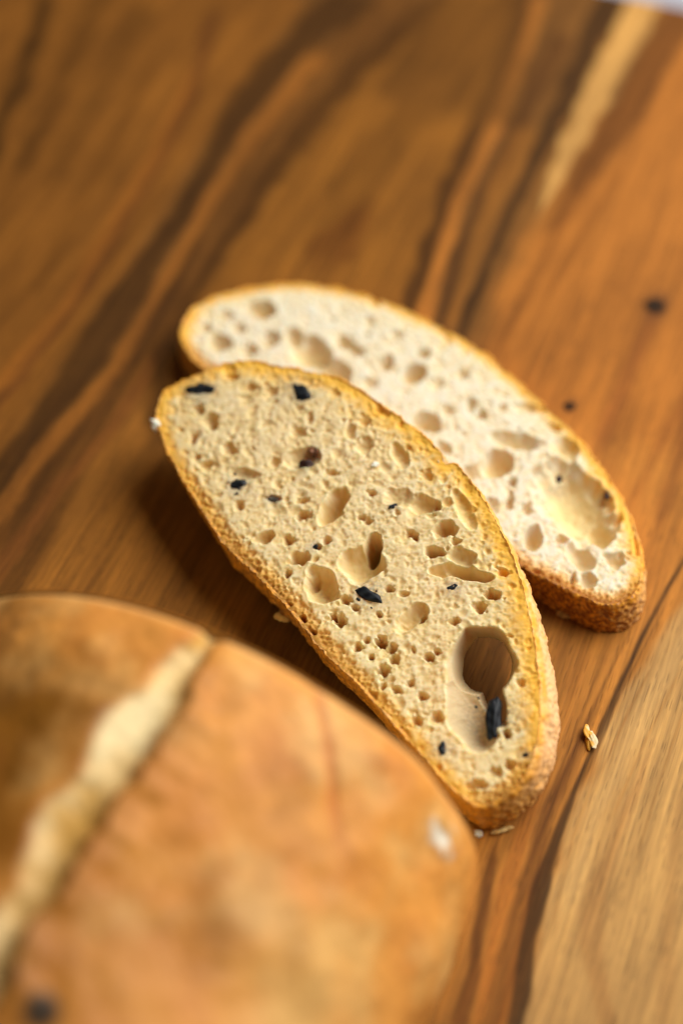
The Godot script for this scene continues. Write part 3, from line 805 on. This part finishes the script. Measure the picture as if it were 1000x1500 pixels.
func build_slices() -> void:
	var crumb_mat := skin(0.58, 0.3, 0.2)
	var crust_mat := skin(0.48, 0.45)
	crust_mat.backlight_enabled = true
	crust_mat.backlight = Color(0.4, 0.4, 0.4)
	var olive_mat := skin(0.45, 0.3)
	var look := {
		"floor": 0.15, "small": 15000, "bubbles": 1100, "toasted": 2600, "crumb": Color(0.79, 0.625, 0.36), "warm": Color(0.74, 0.53, 0.24), "deep": Color(0.66, 0.45, 0.16), "golden": Color(0.92, 0.40, 0.035),
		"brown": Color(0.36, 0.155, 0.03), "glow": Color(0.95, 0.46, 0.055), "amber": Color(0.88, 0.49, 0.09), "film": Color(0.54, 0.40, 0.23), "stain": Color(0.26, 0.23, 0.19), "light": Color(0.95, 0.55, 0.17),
	}
	var t := thing("bread_slice", "front slice of olive bread, leaning on the other, a hole through its lower end", "bread slice", axes(FRONT_AXES, FRONT_AT), "slices of olive bread")
	var l := dense(FRONT_OUTLINE, FRONT_FLARE, 0.3)
	var tone: PackedFloat32Array = dense(FRONT_OUTLINE, FRONT_TONE, 0.3)[1]
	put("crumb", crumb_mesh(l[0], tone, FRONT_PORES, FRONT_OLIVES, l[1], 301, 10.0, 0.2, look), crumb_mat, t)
	put("crust", crust_mesh(l[0], l[1], tone, 331, 10.0, look, Vector2(-10.2, -30.3)), crust_mat, t)
	set_olives(t, FRONT_OLIVES, olive_mat, 401)
	var look2 := look.duplicate()
	look2.crumb = Color(0.66, 0.615, 0.485)
	look2.warm = Color(0.65, 0.57, 0.40)
	look2.deep = Color(0.72, 0.54, 0.27)
	look2.floor = 0.75
	look2.amber = Color(0.86, 0.55, 0.18)
	look2.brown = Color(0.28, 0.09, 0.016)
	t = thing("bread_slice", "rear slice of olive bread, flat on the board and half covered by the front slice", "bread slice", axes(BACK_AXES, BACK_AT), "slices of olive bread")
	l = dense(BACK_OUTLINE, BACK_FLARE, 0.3)
	tone = dense(BACK_OUTLINE, BACK_TONE, 0.3)[1]
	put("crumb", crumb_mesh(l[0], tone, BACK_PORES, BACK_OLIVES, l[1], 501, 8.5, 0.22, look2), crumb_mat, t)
	put("crust", crust_mesh(l[0], l[1], tone, 531, 8.5, look2, Vector2(500, 0)), crust_mat, t)
	set_olives(t, BACK_OLIVES, olive_mat, 601)


func set_olives(t: Node3D, list: Array, mat: Material, seed_: int) -> void:
	for k in range(0, list.size(), 6):
		var kind: int = list[k + 5]
		var dark: Color = [Color(0.012, 0.014, 0.016), Color(0.035, 0.014, 0.010), Color(0.16, 0.065, 0.03), Color(0.07, 0.065, 0.05)][kind]
		var tint := func(p: Vector3) -> Color: return dark * (1.0 + 0.5 * sin(p.x * 3.1 + p.z * 2.3))
		var a: float = list[k + 2]
		var b: float = list[k + 3]
		var o := put("olive_piece", lump(Vector3(a, minf(a, b) * 0.8, b), seed_ + k, 0.5, 16, 0.0, tint), mat, t)
		o.position = Vector3(list[k], -minf(a, b) * (0.5 if kind == 0 else 0.75), list[k + 1]) * MM
		o.rotation = Vector3(0, -list[k + 4], 0)
		if kind == 0 and a > 1.8:   # shreds of the same olive beside it
			for bit in 4:
				var way := rng.randf_range(0.0, TAU)
				var size := rng.randf_range(0.22, 0.5)
				var q := put("olive_piece", lump(Vector3(size, size * 0.6, size * 0.7), seed_ + k * 5 + bit, 0.5, 6, 0.0, tint), mat, t)
				q.position = Vector3(list[k] + cos(way) * (a + rng.randf_range(0.2, 1.1)), -0.12, list[k + 1] + sin(way) * (b + rng.randf_range(0.2, 1.1))) * MM


# ------------------------------------------------------------------ loaf
func build_loaf() -> void:
	var across := Vector3(-0.91707, 0, -0.39873)
	var along := Vector3(-0.39873, 0, 0.91707)
	var t := thing("bread_loaf", "uncut half of the olive bread loaf in front, golden crust with a long pale slash", "bread loaf", Transform3D(Basis(across, Vector3.UP, -along), Vector3(0.025, 0, 0.094)))
	var ring: PackedVector2Array
	var n := LOAF_PROFILE.size() / 2
	for i in n - 1:
		var g := func(k: int) -> Vector2:
			k = clampi(k, 0, n - 1)
			return Vector2(LOAF_PROFILE[k * 2], LOAF_PROFILE[k * 2 + 1])
		for k in 16:
			ring.append(g.call(i).cubic_interpolate(g.call(i + 1), g.call(i - 1), g.call(i + 2), k / 16.0))
	ring.append(Vector2(LOAF_PROFILE[n * 2 - 2], LOAF_PROFILE[n * 2 - 1]))
	for k in range(1, 40):
		ring.append(Vector2(lerpf(115, 3, k / 40.0), lerpf(1.5, 1.5, k / 40.0) - 1.2))
	var cols := ring.size()
	var rows := 300
	var V := PackedVector3Array()
	var C := PackedColorArray()
	var big := noise(801, 0.035, 3)
	var mott := noise(802, 0.10, 4)
	var small := noise(803, 0.5, 2)
	var mid := Vector2(60, 10)
	var crust := Color(0.60, 0.25, 0.05)
	var ruddy := Color(0.50, 0.18, 0.038)
	var pale := Color(0.66, 0.375, 0.12)
	var dark := Color(0.17, 0.06, 0.006)
	for r in rows:
		var s := 185.0 * pow(r / float(rows - 1), 1.25)
		var k := 1.0
		if s > 60.0:
			k = sqrt(maxf(0.0004, 1.0 - pow((s - 60.0) / 125.2, 2.0)))
		k *= 1.0 + 0.02 * sin(minf(s / 50.0, 1.0) * PI)
		for c in cols:
			var p := mid + (ring[c] - mid) * Vector2(k, k)
			p.y = maxf(ring[c].y - (ring[c].y - mid.y) * (1.0 - k), 0.25)
			var out := (ring[c] - mid).normalized()
			var q := Vector3(p.x, p.y, s)
			var top := clampf((p.y - 12.0) / 25.0, 0.0, 1.0)
			var lift := (1.3 * big.get_noise_3dv(q) + 0.35 * mott.get_noise_3dv(q) + 0.10 * small.get_noise_3dv(q)) * clampf(p.y / 12.0, 0.0, 1.0) * smoothstep(0.0, 7.0, s)
			# the slash: a groove along the top, its floor pale, the lip on the right raised
			var us := 51.0 + 3.0 * smoothstep(0.0, 32.0, s) + 1.8 * big.get_noise_2d(s * 2.2, 7.0)
			var wd := (2.3 + 3.1 * smoothstep(2.0, 26.0, s) - 1.4 * smoothstep(34.0, 60.0, s)) * (1.0 + 0.5 * big.get_noise_2d(s * 1.6, 33.0))
			var x := (p.x - us) / wd
			var open := clampf(1.0 - x * x, 0.0, 1.0) * top
			var col := crust
			var m := mott.get_noise_3dv(q * 0.6)
			col = col.lerp(ruddy, clampf(0.22 + 0.9 * m, 0.0, 0.6))
			col = col.lerp(pale, clampf(1.5 * mott.get_noise_3dv(q * 0.45 + Vector3(90, 0, 0)), 0.0, 0.75))
			col = col.lerp(dark, clampf(0.05 + (p.x - 53.0) / 14.0 + 0.7 * m, 0.0, 0.93) * smoothstep(6.0, 24.0, s + 8.0 * m))  # left side: browner bake, with its shade painted in as well
			col = col.lerp(dark, 0.5 * smoothstep(20.0, 46.0, p.x) * smoothstep(30.0, 62.0, s))  # light falling off toward the near left, painted as darker crust
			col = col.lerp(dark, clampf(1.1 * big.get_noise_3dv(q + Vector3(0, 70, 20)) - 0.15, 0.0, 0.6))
			if open > 0.0:
				lift -= 1.9 * pow(open, 0.7) * (1.0 - 0.6 * x) * smoothstep(0.0, 7.0, s + 3.0)
				lift += 0.7 * mott.get_noise_3dv(q * 0.9) * open
				var fl := Color(0.76, 0.59, 0.30).lerp(Color(0.58, 0.31, 0.065), clampf(0.35 + 1.9 * mott.get_noise_3dv(q * 0.45 + Vector3(0, 0, 40)), 0.0, 1.0))
				fl = fl.lerp(Color(0.50, 0.30, 0.10), 0.65 * smoothstep(28.0, 60.0, s))
				col = col.lerp(fl, smoothstep(0.0, 0.75, open))
			elif x < 0.0 and x > -2.4:
				lift += 2.4 * smoothstep(3.0, 20.0, s) * (1.0 - (-x - 1.0) / 1.4) * clampf((-x - 0.95) * 8.0, 0.0, 1.0) * top
				col = col.lerp(dark, 0.35 * (1.0 - (-x - 1.0) / 1.4))
			col = col * (1.0 + 0.10 * small.get_noise_3dv(q) + 0.12 * mott.get_noise_3dv(q * 2.5))
			var highlight := Vector2((s - 50.0) / 14.0, (p.x - 13.0) / 9.0).length_squared()
			col = col.lerp(pale, 0.6 * exp(-highlight))  # soft pale highlight painted onto the right of the loaf
			# a ruddy crease on the right shoulder
			var uc := 31.5 - 14.5 * clampf(s / 24.0, 0.0, 1.0)
			if s < 27.0 and p.y > 20.0:
				var cr := exp(-pow((p.x - uc) / 1.1, 2.0)) * (1.0 - smoothstep(17.0, 26.0, s)) * smoothstep(-2.0, 4.0, s)
				lift -= 0.5 * cr
				col = col.lerp(Color(0.45, 0.12, 0.03), 0.65 * cr)
			# a blistered patch low on the right end, and the cut's rim painted pale where it catches light
			var bd := Vector2(s - 7.5, (p.y - 33.0) * 0.8).length() if p.x < 20.0 else 99.0
			if bd < 5.0:
				var b := clampf(1.0 - bd / 3.6, 0.0, 1.0)
				col = col.lerp(Color(0.66, 0.62, 0.50), clampf(b * 2.2 * (0.35 + mott.get_noise_3dv(q * 2.6 + Vector3(0, 13, 0)) * 2.6), 0.0, 0.85))
				lift += 0.4 * sin(b * PI)
			if s < 2.0 and p.y > 2.0:
				col = col.lerp(Color(0.80, 0.58, 0.27), (1.0 - s / 2.0) * 0.45)
			var od := Vector2(s - 69.0, p.x - 43.5).length() if p.y > 40.0 else 99.0
			if od < 3.2:
				col = col.lerp(Color(0.02, 0.02, 0.016), clampf((3.2 - od) * 0.9, 0.0, 0.92))
			var bend := 1.0 - clampf(s / 5.0, 0.0, 1.0)
			var trim := -2.2 * (1.0 - sqrt(1.0 - bend * bend))
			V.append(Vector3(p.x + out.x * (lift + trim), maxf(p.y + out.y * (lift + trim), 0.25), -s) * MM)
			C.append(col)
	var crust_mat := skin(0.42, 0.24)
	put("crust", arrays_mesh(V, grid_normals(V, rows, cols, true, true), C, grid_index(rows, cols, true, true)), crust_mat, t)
	# the cut face, turned away from the viewer
	var fv := PackedVector3Array([Vector3(60, 22, -0.05) * MM])
	var fn := PackedVector3Array([Vector3.BACK])
	var fc := PackedColorArray([Color(0.76, 0.63, 0.39)])
	var fi := PackedInt32Array()
	for c in cols:
		var p := mid + (ring[c] - mid) * 0.985
		fv.append(Vector3(p.x, maxf(p.y, 0.4), -0.05) * MM)
		fn.append(Vector3.BACK)
		fc.append(Color(0.74, 0.5, 0.2))
		fi.append_array([0, 1 + c, 1 + (c + 1) % cols])
	put("cut_face", arrays_mesh(fv, fn, fc, fi), skin(0.65, 0.3), t)


# ------------------------------------------------------------------ crumbs
func build_crumbs() -> void:
	var mat := skin(0.55, 0.4, 0.2)
	var two := func(p: Vector3) -> Color: return Color(0.74, 0.32, 0.03).lerp(Color(0.74, 0.55, 0.30), smoothstep(-0.1, 0.5, p.x + 0.5 * sin(p.z * 2.6)))
	var white := func(_p: Vector3) -> Color: return Color(0.84, 0.76, 0.60)
	var tan := func(p: Vector3) -> Color: return Color(0.62, 0.36, 0.12) * (1.0 + 0.2 * sin(p.x * 4.0))
	var list := [
		[Vector3(49.0, 0.8, 58.8), Vector3(0.9, 0.8, 2.5), 0.1, two, "golden and white crumb alone on the board right of the front slice"],
		[Vector3(7.0, 22.5, 5.9), Vector3(0.7, 0.35, 0.5), 0.4, white, "white speck lying on the front slice's crumb"],
		[Vector3(-40.4, 17.0, -10.6), Vector3(0.8, 0.9, 1.2), 0.4, white, "white crumb stuck to the left tip of the front slice"],
		[Vector3(-12.0, 3.5, 31.2), Vector3(1.2, 0.8, 1.6), 0.9, tan, "brown crumb under the lower edge of the front slice"],
		[Vector3(46.5, 0.5, 28.6), Vector3(1.6, 0.45, 0.7), -0.5, tan, "thin tan flake on the board below the rear slice's right end"],
		[Vector3(30.6, 0.6, 79.5), Vector3(1.8, 0.45, 0.5), 0.3, tan, "thin golden flake at the foot of the front slice"],
		[Vector3(26.0, 0.6, 80.4), Vector3(0.7, 0.6, 0.6), 0.0, white, "tiny pale crumb at the foot of the front slice beside the loaf"],
	]
	for k in list.size():
		var c: Array = list[k]
		var o := put("bread_crumb", lump(c[1], 900 + k * 7, 0.9, 14, 0.2, c[3]), mat)
		o.position = c[0] * MM
		o.rotation.y = c[2]
		mark(o, c[4], "crumb", "loose bread crumbs")
